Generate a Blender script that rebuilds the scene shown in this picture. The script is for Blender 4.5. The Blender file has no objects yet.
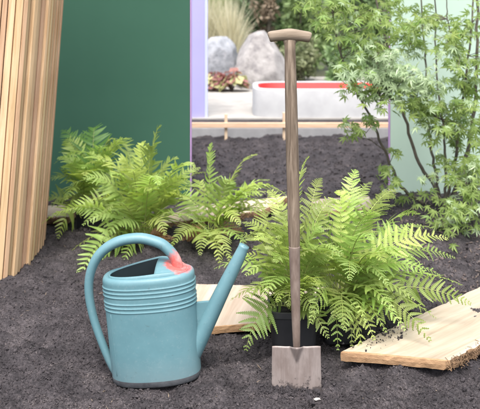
import bpy, bmesh, math, random
import numpy as np
from mathutils import Vector, Matrix, Euler

# ------------------------------------------------------------------ camera, sky, sun, exposure
scene = bpy.context.scene
col = scene.collection
H, F = 1.26, 800.0                      # eye height in metres, focal length in px of a 480 px wide frame
cam_data = bpy.data.cameras.new('camera')
cam = bpy.data.objects.new('camera', cam_data); col.objects.link(cam)
cam.location = (0, 0, H)
cam.rotation_euler = (math.radians(90), 0, 0)
cam_data.sensor_width = 36.0
cam_data.lens = F / 480.0 * 36.0
cam_data.shift_y = -204.5 / 480.0       # level camera, lens shifted down (verticals stay upright)
cam_data.clip_end = 2000
cam_data.dof.use_dof = True
cam_data.dof.focus_distance = 2.68
cam_data.dof.aperture_fstop = 5.6
scene.camera = cam

SUN_EL, SUN_AZ = math.radians(63), math.radians(186)   # azimuth clockwise from +Y: behind the camera, high
world = bpy.data.worlds.new('World'); scene.world = world; world.use_nodes = True
wn, wl = world.node_tree.nodes, world.node_tree.links
bg = wn['Background']
sky = wn.new('ShaderNodeTexSky'); sky.sky_type = 'NISHITA'; sky.sun_disc = False
sky.sun_elevation = SUN_EL; sky.sun_rotation = SUN_AZ
sky.air_density = 1.0; sky.dust_density = 4.0; sky.ozone_density = 1.0
hs = wn.new('ShaderNodeHueSaturation'); hs.inputs['Saturation'].default_value = 0.42
wl.new(sky.outputs[0], hs.inputs['Color']); wl.new(hs.outputs[0], bg.inputs['Color'])
bg.inputs['Strength'].default_value = 0.15
sun_d = bpy.data.lights.new('sun', 'SUN'); sun_d.energy = 1.5; sun_d.angle = math.radians(24); sun_d.color = (1.0, .96, .90)
sun = bpy.data.objects.new('sun', sun_d); col.objects.link(sun)
sdir = Vector((math.sin(SUN_AZ) * math.cos(SUN_EL), math.cos(SUN_AZ) * math.cos(SUN_EL), math.sin(SUN_EL)))
sun.rotation_euler = (-sdir).to_track_quat('-Z', 'Y').to_euler()
sun.location = sdir * 20
vs = scene.view_settings
vs.view_transform = 'Standard'; vs.look = 'None'; vs.gamma = 1.0; vs.use_curve_mapping = False
vs.exposure = 1.72
scene.render.engine = 'CYCLES'
scene.cycles.use_denoising = True
scene.cycles.max_bounces = 8
scene.cycles.diffuse_bounces = 4
scene.cycles.transmission_bounces = 6

R = random.Random(7)
NR = np.random.RandomState(11)

def at(u, v, d):
    """world point that lies d metres ahead, seen at photo pixel (u, v)"""
    return Vector(((u - 240.0) / F * d, d, H - v * d / F))

# ------------------------------------------------------------------ noise in numpy
def vnoise(x, y, seed):
    xi = np.floor(x).astype(np.int64); yi = np.floor(y).astype(np.int64)
    xf = x - xi; yf = y - yi
    def h(a, b):
        n = (a * 374761393 + b * 668265263 + seed * 974634777) & 0x7fffffff
        n = ((n ^ (n >> 13)) * 1274126177) & 0x7fffffff
        return ((n ^ (n >> 16)) & 0xffff) / 65535.0
    u = xf * xf * (3 - 2 * xf); v = yf * yf * (3 - 2 * yf)
    return (h(xi, yi) * (1 - u) + h(xi + 1, yi) * u) * (1 - v) + (h(xi, yi + 1) * (1 - u) + h(xi + 1, yi + 1) * u) * v - 0.5

BUMPS = [(0.185, 2.55, 0.12, -0.004), (-0.29, 2.74, 0.20, -0.012), (0.02, 2.50, 0.12, 0.014), (-0.62, 2.60, 0.2, .016),
         (0.62, 2.50, 0.15, .015), (-0.75, 3.15, .25, .03), (0.35, 2.45, .1, .012), (.95, 3.9, .35, .05), (1.0, 4.5, .4, .09)]
def soil_z(x, y):
    x = np.asarray(x, float); y = np.asarray(y, float)
    wx = x + .02 * vnoise(x * 9, y * 9, 31); wy = y + .02 * vnoise(x * 9, y * 9, 32)
    z = .045 * vnoise(wx * 2.3, wy * 2.3, 1) + .040 * vnoise(wx * 6.5, wy * 6.5, 2) + .030 * vnoise(wx * 17, wy * 17, 3)
    a = vnoise(wx * 44, wy * 44, 4); b = vnoise(wx * 95, wy * 95, 5)
    z = z + .012 * a + .009 * b + .005 * vnoise(wx * 190, wy * 190, 8) + .010 * np.maximum(0, a * 2 * vnoise(wx * 60, wy * 60, 6) * 2)
    for bx_, by_, r_, h_ in BUMPS:
        z = z + h_ * np.exp(-((x - bx_) ** 2 + (y - by_) ** 2) / r_ ** 2)
    return z

# ------------------------------------------------------------------ object helpers
def tag(o, label=None, cat=None, group=None, kind=None):
    if label: o['label'] = label
    if cat: o['category'] = cat
    if group: o['group'] = group
    if kind: o['kind'] = kind
    return o

def empty(name, loc=(0, 0, 0), rot=(0, 0, 0)):
    o = bpy.data.objects.new(name, None); col.objects.link(o)
    o.location = loc; o.rotation_euler = rot; o.empty_display_size = .1
    return o

def mesh_obj(name, verts, faces, mats, parent=None, mat_idx=None, smooth=False):
    me = bpy.data.meshes.new(name)
    me.from_pydata([tuple(v) for v in verts], [], [tuple(int(i) for i in f) for f in faces])
    for m in (mats if isinstance(mats, (list, tuple)) else [mats]): me.materials.append(m)
    if mat_idx is not None: me.polygons.foreach_set('material_index', np.asarray(mat_idx, np.int32))
    if smooth: me.polygons.foreach_set('use_smooth', np.ones(len(me.polygons), bool))
    me.update()
    o = bpy.data.objects.new(name, me); col.objects.link(o)
    if parent: o.parent = parent
    return o

def np_mesh(name, V, Q, mats, parent=None, mat_idx=None, smooth=False):
    """fast mesh from arrays; Q is (n, k) with k = 3 or 4"""
    me = bpy.data.meshes.new(name)
    n, k = Q.shape
    me.vertices.add(len(V)); me.vertices.foreach_set('co', np.asarray(V, np.float32).ravel())
    me.loops.add(n * k); me.loops.foreach_set('vertex_index', Q.astype(np.int32).ravel())
    me.polygons.add(n); me.polygons.foreach_set('loop_start', np.arange(0, n * k, k, dtype=np.int32))
    for m in (mats if isinstance(mats, (list, tuple)) else [mats]): me.materials.append(m)
    if mat_idx is not None: me.polygons.foreach_set('material_index', np.asarray(mat_idx, np.int32))
    me.polygons.foreach_set('use_smooth', np.full(n, bool(smooth)))
    me.update(calc_edges=True); me.validate()
    o = bpy.data.objects.new(name, me); col.objects.link(o)
    if parent: o.parent = parent
    return o

def bm_obj(name, bm, mat, parent=None, smooth=False):
    me = bpy.data.meshes.new(name); bm.normal_update(); bm.to_mesh(me); bm.free()
    me.materials.append(mat)
    if smooth: me.polygons.foreach_set('use_smooth', np.ones(len(me.polygons), bool))
    o = bpy.data.objects.new(name, me); col.objects.link(o)
    if parent: o.parent = parent
    return o

def box_bm(x0, x1, y0, y1, z0, z1, bevel=0.0, seg=2):
    bm = bmesh.new(); bmesh.ops.create_cube(bm, size=1)
    for v in bm.verts:
        v.co = Vector(((x0 + x1) / 2 + v.co.x * (x1 - x0), (y0 + y1) / 2 + v.co.y * (y1 - y0), (z0 + z1) / 2 + v.co.z * (z1 - z0)))
    if bevel: bmesh.ops.bevel(bm, geom=bm.edges[:], offset=bevel, segments=seg, affect='EDGES', profile=.5)
    return bm

def smooth_path(pts, n):
    """Catmull-Rom through pts -> n points"""
    P = [Vector(p) for p in pts]; P = [P[0] * 2 - P[1]] + P + [P[-1] * 2 - P[-2]]
    out = []; m = len(P) - 3
    for i in range(n):
        t = i / (n - 1) * m; k = min(int(t), m - 1); t -= k
        a, b, c, d = P[k:k + 4]
        out.append(.5 * ((2 * b) + (c - a) * t + (2 * a - 5 * b + 4 * c - d) * t * t + (3 * b - a - 3 * c + d) * t ** 3))
    return out

def tube_data(path, radii, sides=10, flat=None, ref=Vector((0, 1, 0)), cap=True):
    """verts, faces of a tube along path; flat = (scale across, scale along ref)"""
    V, Fc = [], []; n = len(path)
    for i, p in enumerate(path):
        t = (path[min(i + 1, n - 1)] - path[max(i - 1, 0)]).normalized()
        s = ref - t * ref.dot(t)
        if s.length < 1e-3: s = Vector((1, 0, .01)) - t * t.x
        s.normalize(); q = t.cross(s)
        r = radii[i] if hasattr(radii, '__len__') else radii
        fa, fb = flat if flat else (1, 1)
        for k in range(sides):
            a = 2 * math.pi * k / sides
            V.append(p + q * (math.cos(a) * r * fa) + s * (math.sin(a) * r * fb))
    for i in range(n - 1):
        for k in range(sides):
            a = i * sides + k; b = i * sides + (k + 1) % sides
            Fc.append((a, b, b + sides, a + sides))
    if cap:
        Fc.append(tuple(range(sides))[::-1]); Fc.append(tuple((n - 1) * sides + k for k in range(sides)))
    return V, Fc

# ------------------------------------------------------------------ materials
def new_mat(name):
    m = bpy.data.materials.new(name); m.use_nodes = True
    return m, m.node_tree.nodes, m.node_tree.links, m.node_tree.nodes['Principled BSDF']

def ramp(nodes, links, fac, stops):
    r = nodes.new('ShaderNodeValToRGB')
    e = r.color_ramp.elements
    e[0].position, e[0].color = stops[0][0], (*stops[0][1], 1)
    e[1].position, e[1].color = stops[-1][0], (*stops[-1][1], 1)
    for p, c in stops[1:-1]:
        k = e.new(p); k.color = (*c, 1)
    links.new(fac, r.inputs[0]); return r.outputs[0]

def noise(nodes, links, scale, detail=4, rough=.6, coord='Object', mapping=None, dist=0.0):
    tc = nodes.new('ShaderNodeTexCoord'); src = tc.outputs[coord]
    if mapping:
        mp = nodes.new('ShaderNodeMapping'); mp.inputs['Scale'].default_value = mapping
        links.new(src, mp.inputs[0]); src = mp.outputs[0]
    n = nodes.new('ShaderNodeTexNoise'); n.inputs['Scale'].default_value = scale
    n.inputs['Detail'].default_value = detail; n.inputs['Roughness'].default_value = rough
    n.inputs['Distortion'].default_value = dist
    links.new(src, n.inputs['Vector']); return n.outputs['Fac']

def bump(nodes, links, bsdf, height, strength=.3, dist=.01):
    b = nodes.new('ShaderNodeBump'); b.inputs['Strength'].default_value = strength; b.inputs['Distance'].default_value = dist
    links.new(height, b.inputs['Height']); links.new(b.outputs[0], bsdf.inputs['Normal'])

def mat_noise(name, c0, c1, scale=5, rough=.8, bmp=.2, bscale=None, bdist=.005, mapping=None, c2=None, detail=5, spec=.3):
    m, n, l, b = new_mat(name)
    f = noise(n, l, scale, detail, mapping=mapping)
    stops = [(.3, c0), (.7, c1)] if c2 is None else [(.28, c0), (.5, c1), (.72, c2)]
    l.new(ramp(n, l, f, stops), b.inputs['Base Color'])
    b.inputs['Roughness'].default_value = rough; b.inputs['Specular IOR Level'].default_value = spec
    if bmp: bump(n, l, b, noise(n, l, bscale or scale * 6, 5, mapping=mapping), bmp, bdist)
    return m

def mul_random(n, l, colour, lo, hi, hue=.0):
    """vary a colour from object to object"""
    oi = n.new('ShaderNodeObjectInfo')
    mr = n.new('ShaderNodeMapRange'); mr.inputs['To Min'].default_value = lo; mr.inputs['To Max'].default_value = hi
    l.new(oi.outputs['Random'], mr.inputs['Value'])
    h = n.new('ShaderNodeHueSaturation'); l.new(mr.outputs[0], h.inputs['Value']); l.new(colour, h.inputs['Color'])
    if hue:
        m2 = n.new('ShaderNodeMath'); m2.operation = 'MULTIPLY'; m2.inputs[1].default_value = 7.31
        l.new(oi.outputs['Random'], m2.inputs[0])
        m3 = n.new('ShaderNodeMath'); m3.operation = 'FRACT'; l.new(m2.outputs[0], m3.inputs[0])
        mr2 = n.new('ShaderNodeMapRange'); mr2.inputs['To Min'].default_value = .5 - hue; mr2.inputs['To Max'].default_value = .5 + hue
        l.new(m3.outputs[0], mr2.inputs['Value']); l.new(mr2.outputs[0], h.inputs['Hue'])
    return h.outputs[0]

def leaf_mat(name, c0, c1, scale=8, trans=.35, lo=.8, hi=1.2, hue=.015, rough=.5, spec=.4, rnd=True):
    m, n, l, b = new_mat(name)
    c = ramp(n, l, noise(n, l, scale, 3), [(.3, c0), (.7, c1)])
    if rnd: c = mul_random(n, l, c, lo, hi, hue)
    l.new(c, b.inputs['Base Color']); b.inputs['Roughness'].default_value = rough; b.inputs['Specular IOR Level'].default_value = spec
    t = n.new('ShaderNodeBsdfTranslucent')
    g = n.new('ShaderNodeHueSaturation'); g.inputs['Value'].default_value = 1.3; g.inputs['Saturation'].default_value = 1.1
    l.new(c, g.inputs['Color']); l.new(g.outputs[0], t.inputs['Color'])
    mx = n.new('ShaderNodeMixShader'); mx.inputs[0].default_value = trans
    l.new(b.outputs[0], mx.inputs[1]); l.new(t.outputs[0], mx.inputs[2])
    l.new(mx.outputs[0], n['Material Output'].inputs['Surface'])
    return m

def wood_mat(name, c0, c1, c2, axis='z', rough=.75, grain=60, rnd=(.8, 1.15), hue=.01, spec=.2, blotch=(.82, 1.15)):
    m, n, l, b = new_mat(name)
    sc = {'x': (.06, 1, 1), 'y': (1, .06, 1), 'z': (1, 1, .06)}[axis]
    f = noise(n, l, grain, 6, .65, mapping=sc, dist=.6)
    c = ramp(n, l, f, [(.28, c0), (.5, c1), (.72, c2)])
    big = noise(n, l, 3.0, 3, .6, mapping=tuple(max(s, .3) for s in sc))
    h = n.new('ShaderNodeHueSaturation')
    mr = n.new('ShaderNodeMapRange'); mr.inputs['From Min'].default_value = .3; mr.inputs['From Max'].default_value = .7
    mr.inputs['To Min'].default_value = blotch[0]; mr.inputs['To Max'].default_value = blotch[1]
    l.new(big, mr.inputs['Value']); l.new(mr.outputs[0], h.inputs['Value']); l.new(c, h.inputs['Color'])
    l.new(mul_random(n, l, h.outputs[0], rnd[0], rnd[1], hue), b.inputs['Base Color'])
    b.inputs['Roughness'].default_value = rough; b.inputs['Specular IOR Level'].default_value = spec
    bump(n, l, b, f, .35, .003)
    return m

M = {}
def soil_mat(name, c0, c1, c2, spec=.25):
    m, n, l, b = new_mat(name)
    f1 = noise(n, l, 130, 8, .75, dist=.5); f2 = noise(n, l, 9, 5, .6)
    mx = n.new('ShaderNodeMath'); mx.operation = 'MULTIPLY_ADD'; mx.inputs[1].default_value = .35
    l.new(f2, mx.inputs[0])
    m2 = n.new('ShaderNodeMath'); m2.operation = 'MULTIPLY'; m2.inputs[1].default_value = .65; l.new(f1, m2.inputs[0])
    l.new(m2.outputs[0], mx.inputs[2])
    l.new(ramp(n, l, mx.outputs[0], [(.36, c0), (.5, c1), (.64, c2)]), b.inputs['Base Color'])
    b.inputs['Roughness'].default_value = .85; b.inputs['Specular IOR Level'].default_value = spec
    bump(n, l, b, noise(n, l, 210, 6, .7), .7, .006)
    return m
M['soil'] = soil_mat('soil', (.008, .0068, .0073), (.030, .026, .0285), (.086, .074, .077))
M['crumb'] = soil_mat('soil_crumb', (.010, .0085, .0095), (.036, .031, .0345), (.135, .115, .112))
M['chip'] = mat_noise('bark_chip', (.04, .03, .028), (.14, .11, .10), 60, .85, .4, 120, .003)
M['ground'] = mat_noise('far_ground', (.05, .06, .03), (.09, .09, .05), .7, .9, .3, 14, .03)
M['paving'] = mat_noise('pale_gravel', (.24, .225, .21), (.34, .325, .30), 6, .85, .5, 90, .006)
M['kerb'] = mat_noise('kerb_concrete', (.20, .20, .21), (.27, .27, .28), 7, .8, .3, 60, .004)
M['green'] = mat_noise('green_paint', (.030, .079, .054), (.034, .087, .060), 2.2, .85, .05, 120, .001, spec=.12)
M['mint'] = mat_noise('mint_paint', (.33, .43, .365), (.36, .46, .395), 2.2, .85, .05, 120, .001, spec=.12)
M['purple'] = mat_noise('purple_edge_paint', (.36, .22, .42), (.40, .25, .46), 4, .55, .05, 100, .001)
M['lilac'] = mat_noise('lilac_paint', (.27, .255, .52), (.30, .285, .56), 2, .6, .05, 100, .001)
M['lilac_edge'] = mat_noise('pale_blue_trim_paint', (.38, .41, .60), (.42, .45, .64), 2, .6, .05, 100, .001)
M['stone'] = mat_noise('granite', (.14, .13, .135), (.25, .235, .23), 9, .85, .6, 30, .02, c2=(.34, .325, .315), detail=8)
M['stone2'] = mat_noise('bluish_granite', (.14, .145, .165), (.24, .25, .27), 9, .85, .6, 30, .02, c2=(.34, .34, .36), detail=8)
M['concrete'] = mat_noise('planter_concrete', (.31, .31, .32), (.39, .39, .40), 5, .75, .2, 60, .003)
M['red'] = mat_noise('red_lining', (.52, .012, .012), (.60, .018, .018), 4, .5, .05, 60, .002)
M['batten'] = wood_mat('sawn_batten', (.38, .225, .115), (.50, .335, .20), (.57, .415, .27), 'z', grain=55, rnd=(.70, 1.18), hue=.014)
M['slab'] = wood_mat('sawn_slab', (.27, .21, .15), (.36, .30, .232), (.41, .355, .288), 'x', grain=30, rnd=(.94, 1.06), blotch=(.62, 1.15))
M['slab_end'] = mat_noise('slab_cut_edge', (.20, .115, .06), (.32, .20, .11), 40, .8, .5, 130, .004, mapping=(1, 1, 2.5))
M['bark'] = mat_noise('bark_edge', (.07, .042, .025), (.24, .15, .085), 30, .95, .9, 90, .01)
M['rail'] = wood_mat('rail_lath', (.45, .30, .19), (.55, .40, .27), (.62, .48, .35), 'x', rnd=(.95, 1.1))
M['stake'] = wood_mat('stake_wood', (.42, .30, .2), (.5, .38, .27), (.56, .46, .35), 'z', rnd=(.95, 1.1))
M['pot'] = mat_noise('black_pot_plastic', (.012, .012, .014), (.022, .022, .025), 12, .42, .08, 60, .002, spec=.5)
M['fern'] = leaf_mat('fern_leaf', (.20, .295, .052), (.37, .455, .15), 9, .50, .60, 1.28, .018)
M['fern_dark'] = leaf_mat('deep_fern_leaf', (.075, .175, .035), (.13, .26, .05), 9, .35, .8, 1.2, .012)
M['fern_dead'] = leaf_mat('withered_fern_leaf', (.20, .10, .045), (.30, .17, .07), 9, .2, .8, 1.2, .01)
M['rachis'] = mat_noise('frond_stalk', (.17, .22, .05), (.26, .28, .09), 20, .6, 0)
M['rachis_dead'] = mat_noise('withered_stalk', (.16, .09, .05), (.24, .14, .08), 20, .7, 0)
M['maple'] = leaf_mat('maple_leaf', (.155, .235, .058), (.275, .355, .12), 6, .48, .75, 1.3, .02)
M['maple_lit'] = leaf_mat('lit_maple_leaf', (.24, .32, .17), (.34, .42, .26), 6, .35, .85, 1.2, .012, rough=.38, spec=.6)  # bright light from above painted into the leaf colour
M['maple_bark'] = mat_noise('maple_bark', (.06, .052, .042), (.125, .108, .085), 22, .8, .4, 90, .004)

# ------------------------------------------------------------------ setting: ground, soil, kerb, paving
def sheet(name, x0, x1, y0, y1, z, mat, kind='structure'):
    o = mesh_obj(name, [(x0, y0, z), (x1, y0, z), (x1, y1, z), (x0, y1, z)], [(0, 1, 2, 3)], mat)
    return tag(o, kind=kind)

sheet('ground', -400, 400, -400, 600, -.12, M['ground'])['label'] = 'ground reaching away behind the garden'

def steps(knots):
    out = []
    for (a, b, s) in knots: out += list(np.arange(a, b - 1e-9, s))
    return np.array(out + [knots[-1][1]])
gx = steps([(-6, -2.4, .15), (-2.4, -1.25, .02), (-1.25, 1.25, .0052), (1.25, 2.4, .02), (2.4, 6, .15)])
gy = steps([(-3, 1.8, .15), (1.8, 2.2, .02), (2.2, 3.6, .0052), (3.6, 5.0, .0105), (5.0, 7.33, .02)])
GX, GY = np.meshgrid(gx, gy)
V = np.stack([GX, GY, soil_z(GX, GY)], -1).reshape(-1, 3)
nx, ny = len(gx), len(gy)
I = (np.arange(ny - 1)[:, None] * nx + np.arange(nx - 1)[None, :]).ravel()
o = np_mesh('soil_bed', V, np.stack([I, I + 1, I + 1 + nx, I + nx], -1), M['soil'], smooth=True)
tag(o, 'bed of dark crumbly garden soil', kind='structure')

def ico():
    bm = bmesh.new(); bmesh.ops.create_icosphere(bm, subdivisions=1, radius=1)
    v = np.array([x.co[:] for x in bm.verts]); f = np.array([[q.index for q in p.verts] for p in bm.faces]); bm.free(); return v, f
ICO_V, ICO_F = ico()
OCT_V = np.array([(1, 0, 0), (-1, 0, 0), (0, 1, 0), (0, -1, 0), (0, 0, 1), (0, 0, -1)], float)
OCT_F = np.array([(0, 2, 4), (2, 1, 4), (1, 3, 4), (3, 0, 4), (2, 0, 5), (1, 2, 5), (3, 1, 5), (0, 3, 5)])
def scatter(name, xs, ys, zs, size, elong, mat, sink=.3, small=False):
    n = len(xs); ICO_V, ICO_F = (OCT_V, OCT_F) if small else (globals()['ICO_V'], globals()['ICO_F'])
    q = NR.normal(size=(n, 4)); q /= np.linalg.norm(q, axis=1)[:, None]
    w, x, y, z = q.T
    Rm = np.stack([1 - 2 * (y * y + z * z), 2 * (x * y - w * z), 2 * (x * z + w * y), 2 * (x * y + w * z), 1 - 2 * (x * x + z * z), 2 * (y * z - w * x),
                   2 * (x * z - w * y), 2 * (y * z + w * x), 1 - 2 * (x * x + y * y)], -1).reshape(n, 3, 3)
    sc = np.stack([size * elong, size * NR.uniform(.5, 1, n), size * NR.uniform(.45, .9, n)], -1)
    base = ICO_V[None] * NR.uniform(.65, 1.25, (n, len(ICO_V), 1))
    V = np.einsum('nij,nkj->nki', Rm, base * sc[:, None, :])
    V[:, :, 0] += xs[:, None]; V[:, :, 1] += ys[:, None]; V[:, :, 2] += (zs + size * sink)[:, None]
    Fq = (ICO_F[None] + (np.arange(n) * len(ICO_V))[:, None, None]).reshape(-1, 3)
    return np_mesh(name, V.reshape(-1, 3), Fq, mat)

n = 110000
ys = 2.15 + NR.uniform(0, 1, n) ** 1.35 * 2.2; xs = NR.uniform(-1, 1, n) * (.37 * ys + .12)
size = .0012 + .0050 * NR.uniform(0, 1, n) ** 3.5
o = scatter('soil_crumbs', xs, ys, soil_z(xs, ys), size, NR.uniform(.9, 1.7, n), M['crumb'], .35, True)
tag(o, 'loose dark soil crumbs strewn over the bed', kind='stuff')
n = 2600
ys = 2.15 + NR.uniform(0, 1, n) ** 1.2 * 2.2; xs = NR.uniform(-1, 1, n) * (.37 * ys + .12)
keep = (vnoise(xs * 5, ys * 5, 77) > -.12); xs, ys = xs[keep], ys[keep]; n = len(xs)
o = scatter('soil_clods', xs, ys, soil_z(xs, ys), .004 + .012 * NR.uniform(0, 1, n) ** 3, NR.uniform(.9, 1.5, n), M['soil'], .2)
tag(o, 'larger dark clods lying in the front of the bed', kind='stuff')
n = 380
xs = .185 + NR.normal(0, .075, n); ys = 2.570 + NR.normal(0, .014, n)
o = scatter('turned_soil', xs, ys, soil_z(xs, ys), .002 + .0065 * NR.uniform(0, 1, n) ** 2, NR.uniform(.9, 1.5, n), M['soil'], .5)
tag(o, 'loose earth heaped against the spade blade', kind='stuff')
n = 300
ys = 2.2 + NR.uniform(0, 1, n) * 1.9; xs = NR.uniform(-1, 1, n) * (.36 * ys + .05)
M['straw'] = mat_noise('dry_litter', (.10, .07, .05), (.28, .22, .16), 20, .8, 0)
o = scatter('dry_litter', xs, ys, soil_z(xs, ys) + .003, .0009 + .0012 * NR.uniform(0, 1, n), NR.uniform(2, 9, n), M['straw'], 1.0, True)
tag(o, 'pale flecks of straw and dry leaf on the soil', kind='stuff')
n = 16000
ys = 4.2 + NR.uniform(0, 1, n) * 3.0; xs = NR.uniform(-1, 1, n) * (.36 * ys)
o = scatter('far_soil_clods', xs, ys, soil_z(xs, ys), 0.003 + .012 * NR.uniform(0, 1, n) ** 3.2, NR.uniform(.9, 1.6, n), M['crumb'])
tag(o, 'dark soil clods on the bed behind the ferns', kind='stuff')
n = 900
ys = NR.uniform(3.25, 4.6, n); xs = NR.uniform(.20, .34, n) * ys
o = scatter('bark_chips', xs, ys, soil_z(xs, ys), .002 + .007 * NR.uniform(0, 1, n) ** 2, NR.uniform(1.0, 2.6, n), M['chip'], .6)
tag(o, 'reddish bark chips and twig litter under the maple', kind='stuff')

tag(bm_obj('kerb', box_bm(-6, 6, 7.33, 7.45, -.1, .09, .008), M['kerb']), 'low pale concrete kerb behind the wooden rail', kind='structure')
tag(bm_obj('planting_strip', box_bm(-6, 6, 7.45, 7.93, -.1, .075), M['soil']), 'narrow dark soil strip behind the kerb', kind='structure')
tag(bm_obj('paving', box_bm(-8, 8, 7.93, 12.2, -.1, .09), M['paving']), 'pale gravel paving behind the planted bed', kind='structure')

# ------------------------------------------------------------------ painted panels
def panel(name, x0, x1, y, z1, th, face, edge, side, label, z0=-.1, trim=.018):
    root = empty(name, ((x0 + x1) / 2, y, 0))
    o = bm_obj('board', box_bm(x0 - root.location.x, x1 - root.location.x, 0, th, z0, z1, .002, 1), face, root)
    ex = (x1 - root.location.x) if side > 0 else (x0 - root.location.x)
    a, b = sorted((ex + .001 * side, ex + .001 * side + trim * side))
    bm_obj('edge_strip', box_bm(a, b, .002, th - .002, z0, z1, .001, 1), edge, root)
    tag(root, label, 'panel', 'painted garden panels')
    return root
panel('painted_panel', -2.3, -.322, 5.15, 2.5, .07, M['green'], M['purple'], 1, 'tall dark green painted panel behind the ferns beside the timber stack', trim=.007)
panel('painted_panel', .968, 2.8, 5.15, 2.5, .035, M['mint'], M['purple'], -1, 'tall pale mint painted panel behind the maple', trim=.007)
panel('painted_panel', -1.2, -.352, 7.97, 2.4, .06, M['lilac'], M['lilac_edge'], 1, 'lilac painted panel with pale blue edge beyond the dark green one', z0=-.02, trim=.028)

# ------------------------------------------------------------------ low rail on stakes
rt = empty('low_rail', (0.3, 7.2, 0))
def part_box(name, mat, par, x0, x1, y0, y1, z0, z1, bev=.003):
    p = par.location
    return bm_obj(name, box_bm(x0 - p.x, x1 - p.x, y0 - p.y, y1 - p.y, z0 - p.z, z1 - p.z, bev, 1), mat, par)
part_box('rail', M['rail'], rt, -1.4, 2.2, 7.16, 7.182, .115, .162)
for u in (226, 284, 420):
    X = (u - 240) / F * 7.2
    part_box('stake', M['stake'], rt, X - .013, X + .013, 7.183, 7.21, -.12, .235 if u != 284 else .25)
tag(rt, 'low pale wooden rail nailed to short stakes at the far edge of the soil', 'rail')

# ------------------------------------------------------------------ concrete planter with red lining
pc = empty('concrete_planter', (.83, 8.36, .09))
def super_ring(a, b, z, n=64, e=5.5):
    return [Vector((a * math.copysign(abs(math.cos(t)) ** (2 / e), math.cos(t)), b * math.copysign(abs(math.sin(t)) ** (2 / e), math.sin(t)), z))
            for t in [2 * math.pi * k / n for k in range(n)]]
def loft(name, rings, mat, parent, cap0=False, cap1=False, smooth=True):
    V = [p for r in rings for p in r]; m = len(rings[0]); Fc = []
    for i in range(len(rings) - 1):
        for k in range(m): Fc.append((i * m + k, i * m + (k + 1) % m, (i + 1) * m + (k + 1) % m, (i + 1) * m + k))
    if cap0: Fc.append(tuple(range(m))[::-1])
    if cap1: Fc.append(tuple((len(rings) - 1) * m + k for k in range(m)))
    return mesh_obj(name, V, Fc, mat, parent, smooth=smooth)
A, B = .70, .40
loft('wall', [super_ring(A, B, 0), super_ring(A, B, .268), super_ring(A - .004, B - .004, .279), super_ring(A - .015, B - .015, .283),
              super_ring(A - .050, B - .050, .283), super_ring(A - .060, B - .060, .276), super_ring(A - .061, B - .061, .25)], M['concrete'], pc)
loft('lining', [super_ring(A - .0612, B - .0612, .274), super_ring(A - .075, B - .075, .273), super_ring(A - .075, B - .075, .14)], M['red'], pc, cap1=True)
tag(pc, 'pale concrete planter with rounded corners and bright red lining', 'planter')

# ------------------------------------------------------------------ boulders
def boulder(name, loc, size, seed, mat, label, peak=None):
    rr = random.Random(seed); bm = bmesh.new(); bmesh.ops.create_icosphere(bm, subdivisions=5, radius=1)
    pl = []
    for i in range(13):
        v = Vector((rr.gauss(0, 1), rr.gauss(0, 1), rr.gauss(0, 1))).normalized(); pl.append((v, rr.uniform(.68, .95)))
    if peak:
        pl = [(Vector(p).normalized(), d) for p, d in peak] + pl[:3]
    for v in bm.verts:
        d = v.co.normalized(); r = 1.25
        for p, k in pl:
            c = d.dot(p)
            if c > .05: r = min(r, k / c)
        a = np.array([d.x]) * 3 + seed; b2 = np.array([d.y]) * 3 + d.z * 2.3
        r += .05 * float(vnoise(a, b2, seed)[0]) + .03 * float(vnoise(a * 3, b2 * 3, seed + 1)[0]) + .015 * float(vnoise(a * 9, b2 * 9, seed + 2)[0])
        v.co = Vector((d.x * r * size[0], d.y * r * size[1], d.z * r * size[2]))
    o = bm_obj(name, bm, mat, smooth=True); o.location = loc
    return tag(o, label, 'boulder', 'boulders on the gravel')
boulder('boulder', (.255, 10.75, .36), (.375, .33, .47), 5, M['stone'], 'large pointed pale granite boulder behind the concrete planter',
        peak=[((-.80, -.1, .55), .74), ((.72, -.1, .62), .78), ((.95, 0, -.1), .98), ((-.9, -.1, -.35), .86), ((0, -1, .25), .80), ((.3, -.9, -.4), .9), ((-.35, -.9, .1), .86), ((0, 1, 0), .9), ((0, 0, -1), .85), ((-.2, 0, 1), .98)])
boulder('boulder', (-.40, 11.0, .36), (.36, .32, .42), 9, M['stone2'], 'rounded bluish grey boulder half hidden by the lilac panel',
        peak=[((-.5, -.4, .8), .9), ((.6, -.3, .75), .9), ((.2, -.8, .5), .92), ((.95, -.2, .2), .92), ((0, 0, 1), .93), ((0, -1, -.1), .92), ((0, 1, .2), .95), ((0, 0, -1), .8), ((-1, 0, 0), .95)])

# ------------------------------------------------------------------ leafy background plants
def leaf_cloud(centres, radii, n, size, seed, up=.4, aspect=.45):
    """n small pointed leaves (two triangles, folded) spread through ellipsoids"""
    r = np.random.RandomState(seed)
    idx = r.randint(0, len(centres), n)
    d = r.normal(size=(n, 3)); d /= np.linalg.norm(d, axis=1)[:, None]
    rad = (r.uniform(.25, 1, n) ** .45)[:, None]
    C = np.array(centres)[idx] + d * rad * np.array(radii)[idx]
    ax = r.normal(size=(n, 3)) + d * .5; ax[:, 2] -= .2; ax /= np.linalg.norm(ax, axis=1)[:, None]
    nm = r.normal(size=(n, 3)) * .7 + d * .6; nm[:, 2] += up
    sd = np.cross(ax, nm); sd /= np.linalg.norm(sd, axis=1)[:, None] + 1e-9
    nn = np.cross(sd, ax)
    s = (size * r.uniform(.6, 1.3, n))[:, None]
    P0 = C; P1 = C + ax * s * .5 + sd * s * aspect * .5 + nn * s * .06; P2 = C + ax * s; P3 = C + ax * s * .5 - sd * s * aspect * .5 + nn * s * .06
    V = np.stack([P0, P1, P2, P3], 1).reshape(-1, 3); k = np.arange(n) * 4
    return V, np.concatenate([np.stack([k, k + 1, k + 2], -1), np.stack([k, k + 2, k + 3], -1)])

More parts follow.
